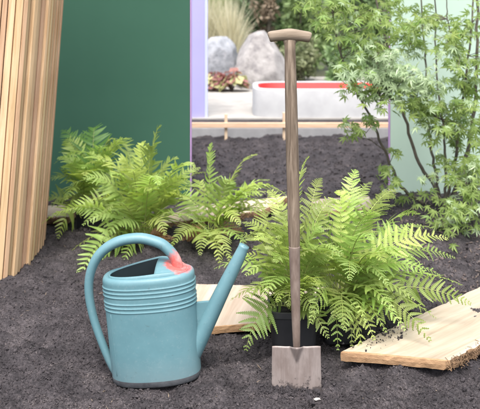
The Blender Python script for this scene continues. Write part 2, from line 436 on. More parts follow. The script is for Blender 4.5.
def shrub(name, loc, w, h, n, size, mat, label, cat='shrub', seed=1, clumps=14, dep=None, aspect=.45, group='shrubs behind the boulders', stem_h=.35):
    rr = random.Random(seed); root = empty(name, loc); dep = dep or w
    cs, rs = [], []
    for i in range(clumps):
        z = rr.uniform(.12, .95); k = math.sqrt(max(.05, 1 - abs(z - .45) * 1.5)); a = rr.uniform(0, 6.28); q = rr.uniform(.2, .85)
        cs.append((math.cos(a) * q * k * w / 2, math.sin(a) * q * k * dep / 2, z * h)); s = rr.uniform(.16, .3)
        rs.append((s * w * .8, s * dep * .8, s * h * .62))
    V, Q = leaf_cloud(cs, rs, n, size, seed, aspect=aspect)
    np_mesh('foliage', V, Q, mat, root)
    VV, FF = [], []
    for c in cs[:7]:
        p = Vector(c); pts = smooth_path([Vector((rr.uniform(-.05, .05), rr.uniform(-.05, .05), -.08)), Vector((p.x * .4, p.y * .4, p.z * .5)), p], 7)
        v, f = tube_data(pts, [.022 * (1 - .8 * i / 6) for i in range(7)], 6); b = len(VV); VV += v; FF += [tuple(i + b for i in q) for q in f]
    mesh_obj('stem', VV, FF, M['maple_bark'], root)
    return tag(root, label, cat, group)

M['sh_dark'] = leaf_mat('dark_shrub_leaf', (.055, .10, .05), (.12, .18, .085), 3, .25, .9, 1.1, .01)
M['sh_mid'] = leaf_mat('mid_shrub_leaf', (.10, .17, .06), (.18, .26, .11), 3, .3, .9, 1.1, .01)
M['sh_light'] = leaf_mat('light_shrub_leaf', (.17, .24, .09), (.29, .36, .16), 3, .35, .9, 1.1, .01)
M['sh_olive'] = leaf_mat('olive_shrub_leaf', (.13, .15, .075), (.23, .24, .12), 3, .3, .9, 1.1, .01)
M['sh_brown'] = leaf_mat('bronze_shrub_leaf', (.17, .135, .09), (.26, .21, .15), 3, .3, .9, 1.1, .01)
M['grass_pale'] = leaf_mat('pale_grass_blade', (.42, .40, .26), (.55, .53, .40), 3, .4, .9, 1.1, .01)
M['grass_green'] = leaf_mat('green_grass_blade', (.20, .26, .10), (.30, .34, .16), 3, .4, .9, 1.1, .01)
M['heuch_red'] = leaf_mat('red_plant_leaf', (.20, .08, .08), (.32, .15, .13), 5, .3, .7, 1.3, .02)
M['heuch_lime'] = leaf_mat('lime_plant_leaf', (.30, .30, .14), (.42, .40, .2), 5, .3, .8, 1.2, .02)

shrub('conifer_shrub', (.16, 13.2, -.1), 1.0, 2.9, 5200, .10, M['sh_dark'], 'dark green shrub rising behind the pointed boulder', seed=3, clumps=22, aspect=.3)
shrub('bronze_shrub', (.42, 12.7, -.1), .55, 1.5, 1500, .09, M['sh_brown'], 'bronze leaved shrub between the dark shrub and the light green shrub', seed=4)
shrub('broadleaf_shrub', (.98, 13.0, -.1), 1.2, 2.7, 4200, .12, M['sh_light'], 'light green shrub seen just right of the spade handle', seed=5, clumps=20)
shrub('broadleaf_shrub', (1.95, 13.3, -.1), 1.3, 2.8, 4200, .12, M['sh_mid'], 'mid green shrub behind the red lined planter', seed=6, clumps=20)
shrub('low_shrub', (.85, 11.6, .08), .75, .62, 1500, .08, M['sh_olive'], 'low olive shrub touching the far side of the pointed boulder', seed=7, group='low shrubs behind the planter')
shrub('low_shrub', (1.50, 11.4, .08), .8, .60, 1500, .08, M['sh_mid'], 'low green shrub behind the middle of the planter', seed=8, group='low shrubs behind the planter')
shrub('low_shrub', (2.15, 11.5, .08), .8, .70, 1500, .08, M['sh_olive'], 'low olive shrub behind the right end of the planter', seed=9, group='low shrubs behind the planter')
shrub('hedge_shrub', (-1.1, 15.2, -.1), 2.4, 3.2, 6500, .15, M['sh_olive'], 'tall olive hedge shrub behind the pale grasses', seed=10, clumps=26, group='hedge shrubs at the back')
shrub('hedge_shrub', (.9, 15.6, -.1), 2.6, 3.4, 6500, .15, M['sh_mid'], 'tall green hedge shrub at the back behind the spade handle', seed=11, clumps=26, group='hedge shrubs at the back')
shrub('hedge_shrub', (3.0, 15.4, -.1), 2.6, 3.4, 6500, .15, M['sh_dark'], 'tall dark hedge shrub at the back behind the maple', seed=12, clumps=26, group='hedge shrubs at the back')

def grass_clump(loc, n, h, spread, mat, label, seed, width=.012):
    r = np.random.RandomState(seed); K = 6
    a = r.uniform(0, 6.283, n); lean = r.uniform(.05, 1, n) * spread; hh = h * r.uniform(.6, 1.05, n); b = r.uniform(0, .10, n)
    t = np.linspace(0, 1, K)[None, :]
    rr = b[:, None] + lean[:, None] * t ** 2.1
    X = np.cos(a)[:, None] * rr; Y = np.sin(a)[:, None] * rr; Z = hh[:, None] * (t - .22 * (lean / spread)[:, None] * t ** 3)
    w = width * (1 - t * .9); ph = r.uniform(0, 6.283, n)[:, None]
    P = np.stack([X, Y, Z], -1); S = np.stack([np.cos(ph) * w, np.sin(ph) * w, 0 * w * ph], -1)
    V = np.stack([P - S, P + S], 2).reshape(-1, 3)
    base = (np.arange(n) * K * 2)[:, None] + (np.arange(K - 1) * 2)[None, :]; base = base.ravel()
    o = np_mesh('ornamental_grass', V, np.stack([base, base + 1, base + 3, base + 2], -1), mat); o.location = loc
    return tag(o, label, 'grass', 'grass clumps behind the boulders')
grass_clump((-.52, 12.6, -.1), 500, 1.75, .45, M['grass_pale'], 'tall straw coloured grass clump right beside the lilac panel', 21)
grass_clump((-.14, 12.4, -.1), 420, 1.55, .42, M['grass_pale'], 'tall straw coloured grass clump behind the gap between the boulders', 22)
grass_clump((-.25, 13.6, -.1), 420, 2.1, .5, M['grass_green'], 'taller green grass clump behind the straw coloured grasses', 23)

def round_leaf(n=9):
    V = [Vector((0, 0, 0))]
    for k in range(n):
        a = math.radians(-155 + 310 * k / (n - 1)); r = .5 * (1 + .12 * math.cos(k * math.pi))
        V.append(Vector((.15 + math.cos(a) * r, math.sin(a) * r, .10 * abs(math.sin(a)) - .06 * math.cos(a))))
    return V, [(0, k, k + 1) for k in range(1, n)]
hv, hf = round_leaf()
HM = []
for mm in ('heuch_red', 'heuch_lime'):
    me = bpy.data.meshes.new('leaf'); me.from_pydata([tuple(v) for v in hv], [], hf); me.materials.append(M[mm]); HM.append(me)
def low_leafy(loc, n, spread, h, lime, label, seed):
    rr = random.Random(seed); root = empty('leafy_plant', loc)
    for i in range(n):
        o = bpy.data.objects.new('leaf', HM[1 if rr.random() < lime else 0]); col.objects.link(o); o.parent = root
        a = rr.uniform(0, 6.28); q = math.sqrt(rr.random()); s = rr.uniform(.09, .15)
        o.location = (math.cos(a) * q * spread, math.sin(a) * q * spread * .8, h * (1.05 - .75 * q * q) * rr.uniform(.6, 1)); o.scale = (s, s, s)
        o.rotation_euler = (rr.gauss(0, .4) + .5 * math.sin(a) * -1, .6 * q + rr.gauss(0, .3), a)
    VV, FF = [], []
    for i in range(9):
        a = i * .7; v, f = tube_data([Vector((0, 0, -.02)), Vector((math.cos(a) * spread * .3, math.sin(a) * spread * .3, h * .5)), Vector((math.cos(a) * spread * .5, math.sin(a) * spread * .5, h * .8))], .006, 5)
        b = len(VV); VV += v; FF += [tuple(k + b for k in q) for q in f]
    mesh_obj('stem', VV, FF, M['maple_bark'], root)
    return tag(root, label, 'plant', 'low leafy plants by the boulders')
low_leafy((-.34, 10.35, .09), 70, .20, .24, .25, 'low plant with red leaves in front of the bluish boulder', 31)
low_leafy((-.10, 10.25, .09), 60, .17, .26, .55, 'low plant with red and yellow leaves left of the pointed boulder', 32)

# ------------------------------------------------------------------ stack of leaning sawn battens
tc_ = Vector((-1.30, 3.95, 0))
ts = empty('timber_stack', tc_)
loop = [(-1.50, 3.58), (-1.28, 3.60), (-1.10, 3.635), (-1.035, 3.73), (-1.000, 3.84), (-1.005, 4.0), (-1.035, 4.2), (-1.2, 4.33), (-1.5, 4.34), (-1.75, 4.15), (-1.75, 3.75), (-1.50, 3.58)]
path = smooth_path([Vector((a, b, 0)) for a, b in loop], 1200)
s_acc, i = 0.0, 0
rb = random.Random(99)
while i < len(path) - 2:
    wdt = rb.choice([.018, .024, .026, .028, .030, .032, .034, .050 if rb.random() < .5 else .026])
    j = i
    L = 0
    while j < len(path) - 1 and L < wdt: L += (path[j + 1] - path[j]).length; j += 1
    p = (path[i] + path[j]) / 2; t = (path[j] - path[i]).normalized(); nrm = Vector((t.y, -t.x, 0))
    dep = .055; proud = rb.choice([-.024, -.012, -.004, 0, .004, .010]) + rb.uniform(-.003, .003)
    hgt = rb.uniform(2.25, 2.6)
    bm = box_bm(-wdt / 2 + .0020, wdt / 2 - .0020, -dep, proud, -.05 + rb.uniform(-.01, .03), hgt, .0012, 1)
    o = bm_obj('batten', bm, M['batten'], ts)
    X = t; Y = nrm; 
    mrot = Matrix((X.to_4d(), Y.to_4d(), Vector((0, 0, 1, 0)), Vector((0, 0, 0, 1)))).transposed()
    for a in range(3): mrot[3][a] = 0; mrot[a][3] = 0
    shear = Matrix.Rotation(math.radians(rb.gauss(0, .12)), 4, 'Y')
    o.matrix_local = Matrix.Translation(Vector((p.x, p.y, 0)) - tc_) @ mrot @ shear
    i = j
ts.rotation_euler = (0, math.radians(4.4), 0)
tag(ts, 'leaning stack of pale sawn timber battens at the left edge', 'timber stack')

# ------------------------------------------------------------------ sawn wooden slabs laid on the soil
def slab(corners, z0, z1, label, bark_edges=(), seed=1, end_mat='slab_end', rough_n=26):
    """corners: plan points counter-clockwise; uneven sawn edges, bark on the listed edges"""
    rr = random.Random(seed)
    c = sum((Vector((x, y)) for x, y in corners), Vector((0, 0))) / len(corners)
    root = empty('wooden_slab', (c.x, c.y, z0))
    outline, edge_id = [], []
    nC = len(corners)
    for i in range(nC):
        a, b = Vector(corners[i]), Vector(corners[(i + 1) % nC]); e = b - a; nv = Vector((e.y, -e.x)).normalized()
        m = max(6, int(e.length / .02)); amp = .006 if i in bark_edges else .0011
        for k in range(m):
            t = k / m; off = rr.gauss(0, 1) * amp * (.35 if k in (0,) else 1)
            outline.append(a + e * t + nv * (off if k else 0)); edge_id.append(i)
    n = len(outline)
    dirx = (Vector(corners[2]) - Vector(corners[1])); ang = math.atan2(dirx.y, dirx.x)
    V, Fc, mi = [], [], []
    def loc(p, z): 
        q = p - c; q = Vector((q.x * math.cos(-ang) - q.y * math.sin(-ang), q.x * math.sin(-ang) + q.y * math.cos(-ang))); return Vector((q.x, q.y, z))
    h = z1 - z0
    lay = [(0, 1.0), (h * .5, 1.004), (h * .9, 1.0), (h, .99)]
    for li, (z, s) in enumerate(lay):
        for k, p in enumerate(outline):
            j = rr.gauss(0, .0008) if edge_id[k] not in bark_edges else rr.gauss(0, .005)
            q = c + (p - c) * s; q = q + (q - c).normalized() * j
            V.append(loc(q, z + (rr.gauss(0, .0006) if li in (0, 3) else 0)))
    for li in range(len(lay) - 1):
        for k in range(n):
            k2 = (k + 1) % n; Fc.append((li * n + k, li * n + k2, (li + 1) * n + k2, (li + 1) * n + k)); mi.append(2 if edge_id[k] in bark_edges else 1)
    top = len(lay) - 1
    # top sheet: rings shrinking to the centre, slightly cupped and uneven
    prev = [top * n + k for k in range(n)]
    for s in (.9, .75, .55, .3):
        cur = []
        for k, p in enumerate(outline):
            q = c + (p - c) * s; w = loc(q, 0)
            dz = .004 * float(vnoise(np.array([w.x * 6]), np.array([w.y * 6]), seed)[0]) + .0015 * float(vnoise(np.array([w.x * 30]), np.array([w.y * 30]), seed + 5)[0])
            cur.append(len(V)); V.append(Vector((w.x, w.y, h + dz)))
        for k in range(n):
            k2 = (k + 1) % n; Fc.append((prev[k], prev[k2], cur[k2], cur[k])); mi.append(0)
        prev = cur
    cc = len(V); V.append(Vector((0, 0, h)))
    for k in range(n): Fc.append((prev[k], prev[(k + 1) % n], cc)); mi.append(0)
    Fc.append(tuple(range(n))[::-1]); mi.append(1)
    o = mesh_obj('board', V, Fc, [M['slab'], M[end_mat], M['bark']], root, mi)
    root.rotation_euler = (0, 0, ang)
    if bark_edges:
        VV, FF = [], []
        for k, p in enumerate(outline):
            if edge_id[k] not in bark_edges: continue
            for q in range(16):
                p2 = p + Vector((rr.gauss(0, .007), rr.gauss(0, .007)))
                b0 = loc(p2, rr.uniform(.0, h)); d = Vector((rr.gauss(0, 1), rr.gauss(-.3, 1), rr.gauss(-.2, .5))).normalized() * rr.uniform(.010, .032)
                v, f = tube_data([b0 - d * .5, b0 + Vector((0, 0, .003)), b0 + d * .5], rr.uniform(.0006, .0016), 4)
                b = len(VV); VV += v; FF += [tuple(i + b for i in qq) for qq in f]
        mesh_obj('bark_fibres', VV, FF, M['bark'], root)
    return tag(root, label, 'wooden slab', 'sawn slabs laid as a path')
slab([(.347, 2.75), (.703, 2.68), (1.75, 3.62), (1.45, 3.78)], .020, .052, 'thick rough sawn slab with bark edge at right front', (1,), 1)
slab([(-.155, 2.98), (.30, 3.06), (.36, 3.40), (-.20, 3.44)], .012, .040, 'pale sawn slab lying between the watering can spout and the pots', (), 2)
slab([(-.50, 4.28), (.12, 4.56), (.31, 4.93), (-.30, 4.66)], .02, .055, 'pale sawn slab behind the middle fern', (0,), 3)
slab([(.42, 4.60), (.78, 4.66), (.80, 4.95), (.44, 4.88)], .015, .045, 'pale sawn slab mostly hidden behind the front right fern', (), 4)
slab([(-1.35, 4.42), (-.955, 4.46), (-.93, 4.72), (-1.35, 4.70)], .015, .05, 'pale sawn slab between the timber stack and the left fern pot', (0,), 5)

n = 150
xs = NR.normal(.52, .075, n); ys = 2.885 + (xs - .52) * .55 + NR.normal(0, .035, n)
o = scatter('slab_crumbs', xs, ys, np.full(n, .0525), .0014 + .005 * NR.uniform(0, 1, n) ** 3, NR.uniform(.9, 1.5, n), M['crumb'], .45)
tag(o, 'soil crumbs spilled on the front slab under the fern', kind='stuff')
M['pale'] = mat_noise('pale_chip', (.28, .26, .24), (.38, .36, .34), 40, .7, .3, 120, .002)
bm = bmesh.new(); bmesh.ops.create_icosphere(bm, subdivisions=2, radius=1)
for v in bm.verts: v.co = Vector((v.co.x * .012, v.co.y * .007, v.co.z * .0042)) * (1 + R.uniform(-.25, .25))
o = bm_obj('stone_chip', bm, M['pale']); o.location = (.245, 2.545, float(soil_z(np.array([.245]), np.array([2.545]))[0]) + .004)
tag(o, 'small pale chip lying at the right foot of the spade blade', 'stone chip')

# ------------------------------------------------------------------ ferns
def frond(P0, P1, P2, lp, seed, mat, rmat, parent, roll=0.0, npairs=None, az=None, curl=.12):
    """one frond: arching stalk with two rows of lobed leaflets. points in parent space"""
    rr = np.random.RandomState(seed)
    P0, P1, P2 = (np.array(p, float) for p in (P0, P1, P2))
    def C(t): t = np.asarray(t)[:, None]; return (1 - t) ** 2 * P0 + 2 * t * (1 - t) * P1 + t * t * P2
    def dC(t): t = np.asarray(t)[:, None]; d = 2 * (1 - t) * (P1 - P0) + 2 * t * (P2 - P1); return d / np.linalg.norm(d, axis=1)[:, None]
    tt = np.linspace(0, 1, 40); cp = C(tt); length = np.linalg.norm(np.diff(cp, axis=0), axis=1).sum()
    dh = P2 - P0; dh[2] = 0
    if az is not None: dh = np.array([math.cos(az), math.sin(az), 0.])
    dh /= np.linalg.norm(dh) + 1e-9
    S0 = np.array([dh[1], -dh[0], 0.])
    spacing = .0190 * (lp / .095) ** .6
    n = npairs or int(max(12, min(42, length * .82 / spacing)))
    t0 = .16
    n = int(n * 1.12); tp = t0 + (1 - t0) * (1 - (1 - np.linspace(0, 1, n)) ** 1.3) * .992
    ctr = C(tp); T = dC(tp); N = np.cross(S0[None], T); N /= np.linalg.norm(N, axis=1)[:, None]
    N[N[:, 2] < -.2] *= 1
    q = (tp - t0) / (1 - t0)
    prof = np.minimum(1, .50 + 2.0 * q) * (1 - q ** 1.25) ** 1.0 + .05
    V, Q, mi = [], [], []
    vb = 0
    rolls = roll + rr.normal(0, .22) + .30 * np.sin(q * 2.5 + rr.uniform(0, 6))
    for sgn in (-1, 1):
        S = S0[None] * np.cos(rolls)[:, None] + N * np.sin(rolls)[:, None]
        NN = N * np.cos(rolls)[:, None] - S0[None] * np.sin(rolls)[:, None]
        for i in range(n):
            l = lp * prof[i] * rr.uniform(.88, 1.08)
            if rr.rand() < .015: continue
            ang = math.radians(22 + 18 * q[i] + rr.normal(0, 5)); lift = rr.normal(.06, .16)
            D = S[i] * sgn * math.cos(ang) + T[i] * math.sin(ang) + NN[i] * lift; D /= np.linalg.norm(D)
            E = T[i] - D * T[i].dot(D); E /= np.linalg.norm(E); U = np.cross(D, E); U = U if U.dot(NN[i]) > 0 else -U
            m = int(max(2, min(16, l / .0056)))
            s = np.linspace(0, 1, m + 1); dr = curl * rr.uniform(.5, 2.4) + rr.normal(0, .12); fw = rr.normal(.06, .08)
            mid = ctr[i] + sgn * S[i] * .001 + D * (l * s)[:, None] - U * (dr * l * s ** 2)[:, None] + E * (fw * l * s ** 2)[:, None]
            w = np.minimum(.0105 if lp < .115 else .0135, .108 * l + .0012) * (1 - s ** 1.5) ** .8 * np.minimum(1, .8 + s * 2) + .0006
            seg = mid[1:] - mid[:-1]
            for e in (-1, 1):
                w0 = w[:-1, None]; tipc = mid[:-1] + seg * .85 + e * E * w0 + U * (.16 * w0) 
                b1 = mid[:-1] - seg * .04; b2 = mid[1:] + seg * .04
                o1 = mid[:-1] + seg * .38 + e * E * w0 * 1.0 + U * (.12 * w0); o2 = mid[:-1] + seg * .98 + e * E * w0 * .90 + U * .1 * w0
                blk = np.stack([b1, b2, o2, o1], 1)
                V.append(blk.reshape(-1, 3)); k = vb + np.arange(m) * 4
                Q.append(np.stack([k, k + 1, k + 2, k + 3], -1)); mi.append(np.zeros(m, int)); vb += m * 4
    # stalk
    ns = 16; ts_ = np.linspace(0, 1, ns); cc = C(ts_); TT = dC(ts_); r = .0026 * (1 - ts_ * .85) * (lp / .085) ** .5
    a_ = np.array([0, 2.094, 4.189]); Nn = np.cross(S0[None], TT); Nn /= np.linalg.norm(Nn, axis=1)[:, None]
    ring = cc[:, None] + r[:, None, None] * (np.cos(a_)[None, :, None] * S0[None, None] + np.sin(a_)[None, :, None] * Nn[:, None])
    V.append(ring.reshape(-1, 3))
    for i in range(ns - 1):
        Q.append(np.array([[vb + i * 3 + k, vb + i * 3 + (k + 1) % 3, vb + (i + 1) * 3 + (k + 1) % 3, vb + (i + 1) * 3 + k] for k in range(3)])); mi.append(np.ones(3, int))
    return np_mesh('frond', np.concatenate(V), np.concatenate(Q), [mat, rmat], parent, np.concatenate(mi))

def arch(P0, P2, rise=.5, out=.35):
    """control point: up from the base, part of the way out"""
    P0, P2 = Vector(P0), Vector(P2); d = P2 - P0
    L = d.length
    return Vector((P0.x + d.x * out, P0.y + d.y * out, max(P0.z, P2.z) + rise * L * (.25 if d.z > .6 * L else .60)))

def make_pot(root, w, h, tilt=0, round_=False):
    e = 2.0 if round_ else 5.0
    rings = [super_ring(w * .39, w * .39, .0, 40, e), super_ring(w * .41, w * .41, .012, 40, e), super_ring(w * .475, w * .475, h - .026, 40, e),
             super_ring(w * .478, w * .478, h - .0245, 40, e), super_ring(w * .468, w * .468, h - .024, 40, e), super_ring(w * .45, w * .45, h - .04, 40, e)]
    p = loft('pot', rings, M['pot'], root, cap0=True, smooth=False)
    rim = [super_ring(w * .476, w * .476, h - .024, 40, e), super_ring(w * .50, w * .50, h - .022, 40, e), super_ring(w * .50, w * .50, h - .002, 40, e), super_ring(w * .485, w * .485, h, 40, e),
           super_ring(w * .462, w * .462, h - .001, 40, e), super_ring(w * .455, w * .455, h - .03, 40, e)]
    loft('rim', rim, M['pot'], p, smooth=False)
    V = [Vector((0, 0, h - .018))]; Fc = []
    for r_ in (.25, .5, .75, .97):
        for k in range(24):
            q = super_ring(w * .455 * r_, w * .455 * r_, 0, 24, e)[k]; V.append(Vector((q.x, q.y, h - .022 + R.uniform(-.006, .008))))
    for k in range(24): Fc.append((0, 1 + k, 1 + (k + 1) % 24))
    for i in range(3):
        for k in range(24): a = 1 + i * 24 + k; b = 1 + i * 24 + (k + 1) % 24; Fc.append((a, a + 24, b + 24, b))
    mesh_obj('potting_soil', V, Fc, M['soil'], p)

def make_fern(name, base, keys, nrand, label, seed, pot=None, rad=(.25, .42), zt=(.05, .35), lp=.085, mat='fern', dead=0, azr=(0, 360), group='ferns', zb=None, floor=.03):
    """keys: (tip u, v, d, rise, out, lp scale, roll) fronds aimed where the photo shows them"""
    rr = random.Random(seed); root = empty(name, base)
    z0 = zb if zb is not None else .02
    if pot: make_pot(root, *pot)
    k = 0
    for key in keys:
        u, v, d, rise, out, ls, roll = key[:7]
        tip = at(u, v, d) - Vector(base)
        b = Vector((rr.uniform(-.03, .03), rr.uniform(-.03, .03), z0))
        mm = key[7] if len(key) > 7 else mat
        frond(b, arch(b, tip, rise, out), tip, lp * ls, seed * 100 + k, M[mm], M['rachis_dead' if mm == 'fern_dead' else 'rachis'], root, roll); k += 1
    for i in range(nrand):
        a = math.radians(azr[0] + (azr[1] - azr[0]) * (i + rr.uniform(.1, .9)) / nrand); r = rr.uniform(*rad); inner = rr.random() < .35
        z = rr.uniform(*zt) if not inner else rr.uniform(zt[1] * .8, zt[1] * 1.15)
        if inner: r *= .55
        tip = Vector((math.cos(a) * r, math.sin(a) * r, max(z, floor)))
        b = Vector((math.cos(a) * .02, math.sin(a) * .02, z0))
        frond(b, arch(b, tip, rr.uniform(.45, .75), rr.uniform(.3, .5)), tip, lp * rr.uniform(.75, 1.05), seed * 100 + k, M[mat], M['rachis'], root, rr.gauss(0, .25)); k += 1
    for i in range(dead):
        a = rr.uniform(0, 6.28); r = rr.uniform(.12, .22)
        b = Vector((math.cos(a) * .02, math.sin(a) * .02, z0)); tip = Vector((math.cos(a) * r, math.sin(a) * r, floor + .01))
        frond(b, arch(b, tip, .6, .55), tip, lp * .5, seed * 100 + k, M['fern_dead'], M['rachis_dead'], root, rr.gauss(0, .5)); k += 1
    return tag(root, label, 'fern', group)

def gz(x, y): return float(soil_z(np.array([x]), np.array([y]))[0])
PA = (.193, 2.90, .006)
make_fern('potted_fern', PA, [
    (246, 350, 2.74, .62, .75, 1.15, 1.25), (244, 300, 2.72, .55, .4, .8, .1), (243, 222, 3.05, .35, .4, 1.0, .1), (252, 200, 3.2, .30, .4, .9, 0),
    (309, 157, 3.1, .10, .2, .62, .5), (322, 178, 3.15, .15, .3, .7, -.2), (268, 190, 3.15, .2, .4, .85, 0), (335, 200, 3.0, .2, .4, .9, 0),
    (255, 240, 2.72, .5, .4, .9, -.2), (275, 262, 2.68, .55, .45, .9, .1), (318, 285, 2.66, .6, .45, 1.0, 0), (300, 300, 2.68, .6, .45, .8, 0), (328, 338, 2.76, .7, .5, .95, 0),
    (243, 255, 2.95, .45, .4, .85, 0), (336, 250, 2.7, .5, .4, .9, .2), (262, 300, 2.66, .6, .4, 1.0, 0), (246, 275, 2.8, .5, .4, 1.0, 0), (285, 225, 2.75, .4, .4, 1, .1)], 18,
    'lush green fern in the square black pot right behind the spade', 3, pot=(.185, .155), zb=.14, rad=(.17, .29), zt=(.16, .40), lp=.098, group='potted ferns at the front', floor=.2)
PB = (.375, 2.98, .006)
make_fern('potted_fern', PB, [
    (448, 239, 3.05, .28, .45, 1.1, -.5), (471, 304, 2.95, .42, .5, 1.15, -.75), (430, 341, 2.78, .6, .6, 1.15, -1.1), (410, 262, 2.85, .5, .4, .9, .2), (388, 285, 2.72, .6, .42, .95, 0),
    (357, 170, 3.2, .2, .35, .75, 0), (372, 182, 3.3, .25, .35, .8, .1), (395, 205, 3.25, .3, .4, .9, 0), (420, 214, 3.4, .3, .4, .9, .1), (345, 330, 2.74, .7, .5, .95, 0),
    (366, 322, 2.74, .7, .5, .9, .1), (372, 240, 2.72, .45, .4, .95, -.1), (350, 280, 2.68, .55, .4, 1.0, .1), (440, 275, 2.95, .5, .4, .9, 0), (340, 190, 3.1, .2, .4, .85, 0), (462, 285, 3.05, .5, .4, 1.05, .1), (455, 258, 3.1, .45, .4, 1, 0), (405, 330, 2.75, .7, .45, 1, 0), (385, 262, 2.7, .5, .4, 1, .2), (352, 346, 2.76, .75, .5, 1, 0), (374, 340, 2.78, .75, .5, 1, .1), (334, 318, 2.72, .7, .5, .9, 0), (395, 312, 2.72, .65, .45, 1, 0), (362, 352, 2.79, .75, .5, 1, 0), (338, 350, 2.77, .75, .5, .9, 0), (386, 332, 2.76, .7, .5, 1, 0), (415, 300, 2.8, .6, .4, 1, 0), (436, 318, 2.85, .6, .4, 1, .1), (405, 190, 3.3, .25, .35, .95, .1), (432, 228, 3.2, .35, .4, .95, 0), (380, 215, 2.85, .4, .4, 1, .1)], 18,
    'lush green fern in the black pot beside the bark edged slab', 4, pot=(.175, .15), zb=.135, rad=(.22, .36), zt=(.16, .38), lp=.10, group='potted ferns at the front', floor=.18)
# the group behind the watering can
make_fern('potted_fern', (-.83, 4.42, .0), [
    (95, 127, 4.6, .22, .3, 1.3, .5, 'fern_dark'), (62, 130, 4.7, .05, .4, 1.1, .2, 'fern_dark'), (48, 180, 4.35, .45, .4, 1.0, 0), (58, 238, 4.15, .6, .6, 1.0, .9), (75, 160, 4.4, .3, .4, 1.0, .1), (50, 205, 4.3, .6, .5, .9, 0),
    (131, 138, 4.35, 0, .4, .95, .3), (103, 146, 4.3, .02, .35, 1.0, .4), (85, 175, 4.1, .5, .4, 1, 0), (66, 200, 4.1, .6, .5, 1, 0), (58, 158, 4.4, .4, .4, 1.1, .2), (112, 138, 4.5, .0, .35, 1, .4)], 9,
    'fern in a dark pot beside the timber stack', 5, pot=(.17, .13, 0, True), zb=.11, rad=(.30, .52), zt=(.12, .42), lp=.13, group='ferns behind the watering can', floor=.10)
make_fern('fern_plant', (-.50, 4.12, gz(-.5, 4.12) - .01), [
    (160, 126, 4.2, -.05, .3, .9, .5), (141, 143, 4.2, 0, .35, .95, .5), (77, 283, 3.75, .7, .6, 1.1, .9), (124, 262, 3.85, .7, .5, .9, .1), (90, 200, 4.0, .5, .4, 1.05, 0), (178, 158, 4.2, .05, .4, .95, .2),
    (190, 190, 4.0, .45, .4, 1.0, 0), (110, 175, 4.0, .4, .4, 1.05, .1), (150, 190, 3.85, .5, .4, 1.0, 0), (200, 168, 4.25, .15, .4, .9, 0), (72, 250, 3.9, .6, .4, .9, 0), (165, 235, 3.8, .7, .45, .9, 0), (120, 160, 4.1, .35, .4, 1, .4), (196, 205, 3.9, .5, .4, 1, 0), (83, 225, 3.9, .6, .4, 1, 0), (70, 185, 4.2, .45, .4, 1, .3), (150, 146, 4.05, 0, .35, 1, .6), (130, 172, 3.9, .4, .4, 1.05, .2), (186, 178, 4.1, .35, .4, 1, .2), (100, 245, 3.75, .75, .42, 1, 0), (84, 178, 4.0, .3, .45, 1.1, .6), (98, 158, 4.15, .18, .45, 1.1, .6), (192, 182, 3.95, .3, .45, 1.05, .6), (66, 212, 4.0, .45, .5, 1.1, .6)], 11,
    'wide bright fern directly behind the watering can handle', 6, rad=(.36, .62), zt=(.08, .42), lp=.132, dead=9, group='ferns behind the watering can')
make_fern('fern_plant', (-.155, 4.22, gz(-.155, 4.22) - .01), [
    (211, 143, 4.3, -.05, .25, .6, .6), (257, 154, 4.3, .02, .4, 1.0, .3), (283, 206, 4.15, .45, .4, .9, .3), (221, 268, 3.85, .75, .45, .95, 0), (262, 195, 4.0, .4, .4, .9, 0), (200, 255, 3.85, .7, .45, .95, 0),
    (240, 225, 3.95, .55, .4, .9, 0), (185, 215, 4.0, .5, .4, .95, 0), (195, 180, 4.35, .3, .35, .9, 0), (248, 250, 3.9, .6, .4, .85, 0), (270, 180, 4.25, .3, .4, .95, .2), (232, 182, 4.1, .35, .4, 1, .3), (230, 262, 3.8, .7, .4, .9, 0), (284, 222, 4.0, .5, .4, .95, 0), (276, 195, 4.2, .35, .4, .9, .2), (286, 208, 4.1, .3, .5, 1.0, .7)], 4,
    'bright fern right of the watering can handle with one narrow upright frond', 7, rad=(.32, .52), zt=(.05, .34), lp=.122, dead=5, group='ferns behind the watering can')

# ------------------------------------------------------------------ Japanese maple
MB_ = Vector((1.15, 4.62, gz(1.15, 4.62) - .03))
mt = empty('maple_tree', MB_)
stems_px = [  # (list of (u, v, d)), base radius
    ([(437, 212, 4.62), (412, 196, 4.6), (399, 183, 4.55), (384, 150, 4.5), (373, 122, 4.45), (352, 82, 4.4), (337, 40, 4.35), (330, -30, 4.3)], .013),
    ([(441, 214, 4.62), (452, 180, 4.58), (458, 135, 4.5), (463, 98, 4.5), (467, 66, 4.5), (472, 20, 4.5), (474, -80, 4.5)], .014),
    ([(467, 66, 4.5), (453, 42, 4.48), (447, 10, 4.45), (446, -60, 4.4)], .007),
    ([(458, 135, 4.5), (448, 124, 4.45), (436, 117, 4.4), (415, 108, 4.35), (397, 101, 4.3), (380, 97, 4.25)], .007),
    ([(440, 214, 4.62), (434, 185, 4.7), (420, 165, 4.75), (405, 120, 4.75), (392, 60, 4.7), (378, 10, 4.7), (370, -60, 4.7)], .016),
    ([(441, 214, 4.65), (437, 180, 4.72), (430, 140, 4.75), (427, 90, 4.8), (424, 40, 4.8), (418, -60, 4.8)], .013),
    ([(443, 214, 4.65), (446, 170, 4.7), (442, 120, 4.75), (436, 60, 4.8), (436, -60, 4.8)], .012),
    ([(445, 216, 4.6), (462, 170, 4.65), (473, 120, 4.7), (477, 50, 4.7), (476, -80, 4.7)], .022),
    ([(446, 216, 4.6), (470, 195, 4.5), (492, 150, 4.45), (510, 60, 4.4), (520, -60, 4.4)], .014),
    ([(443, 212, 4.62), (455, 190, 4.4), (468, 185, 4.2), (480, 190, 4.1)], .006),
    ([(437, 212, 4.62), (436, 195, 4.4), (446, 205, 4.2), (452, 222, 4.1)], .005),
    ([(384, 150, 4.5), (370, 140, 4.4), (362, 138, 4.3)], .004),
]
stem_paths = []
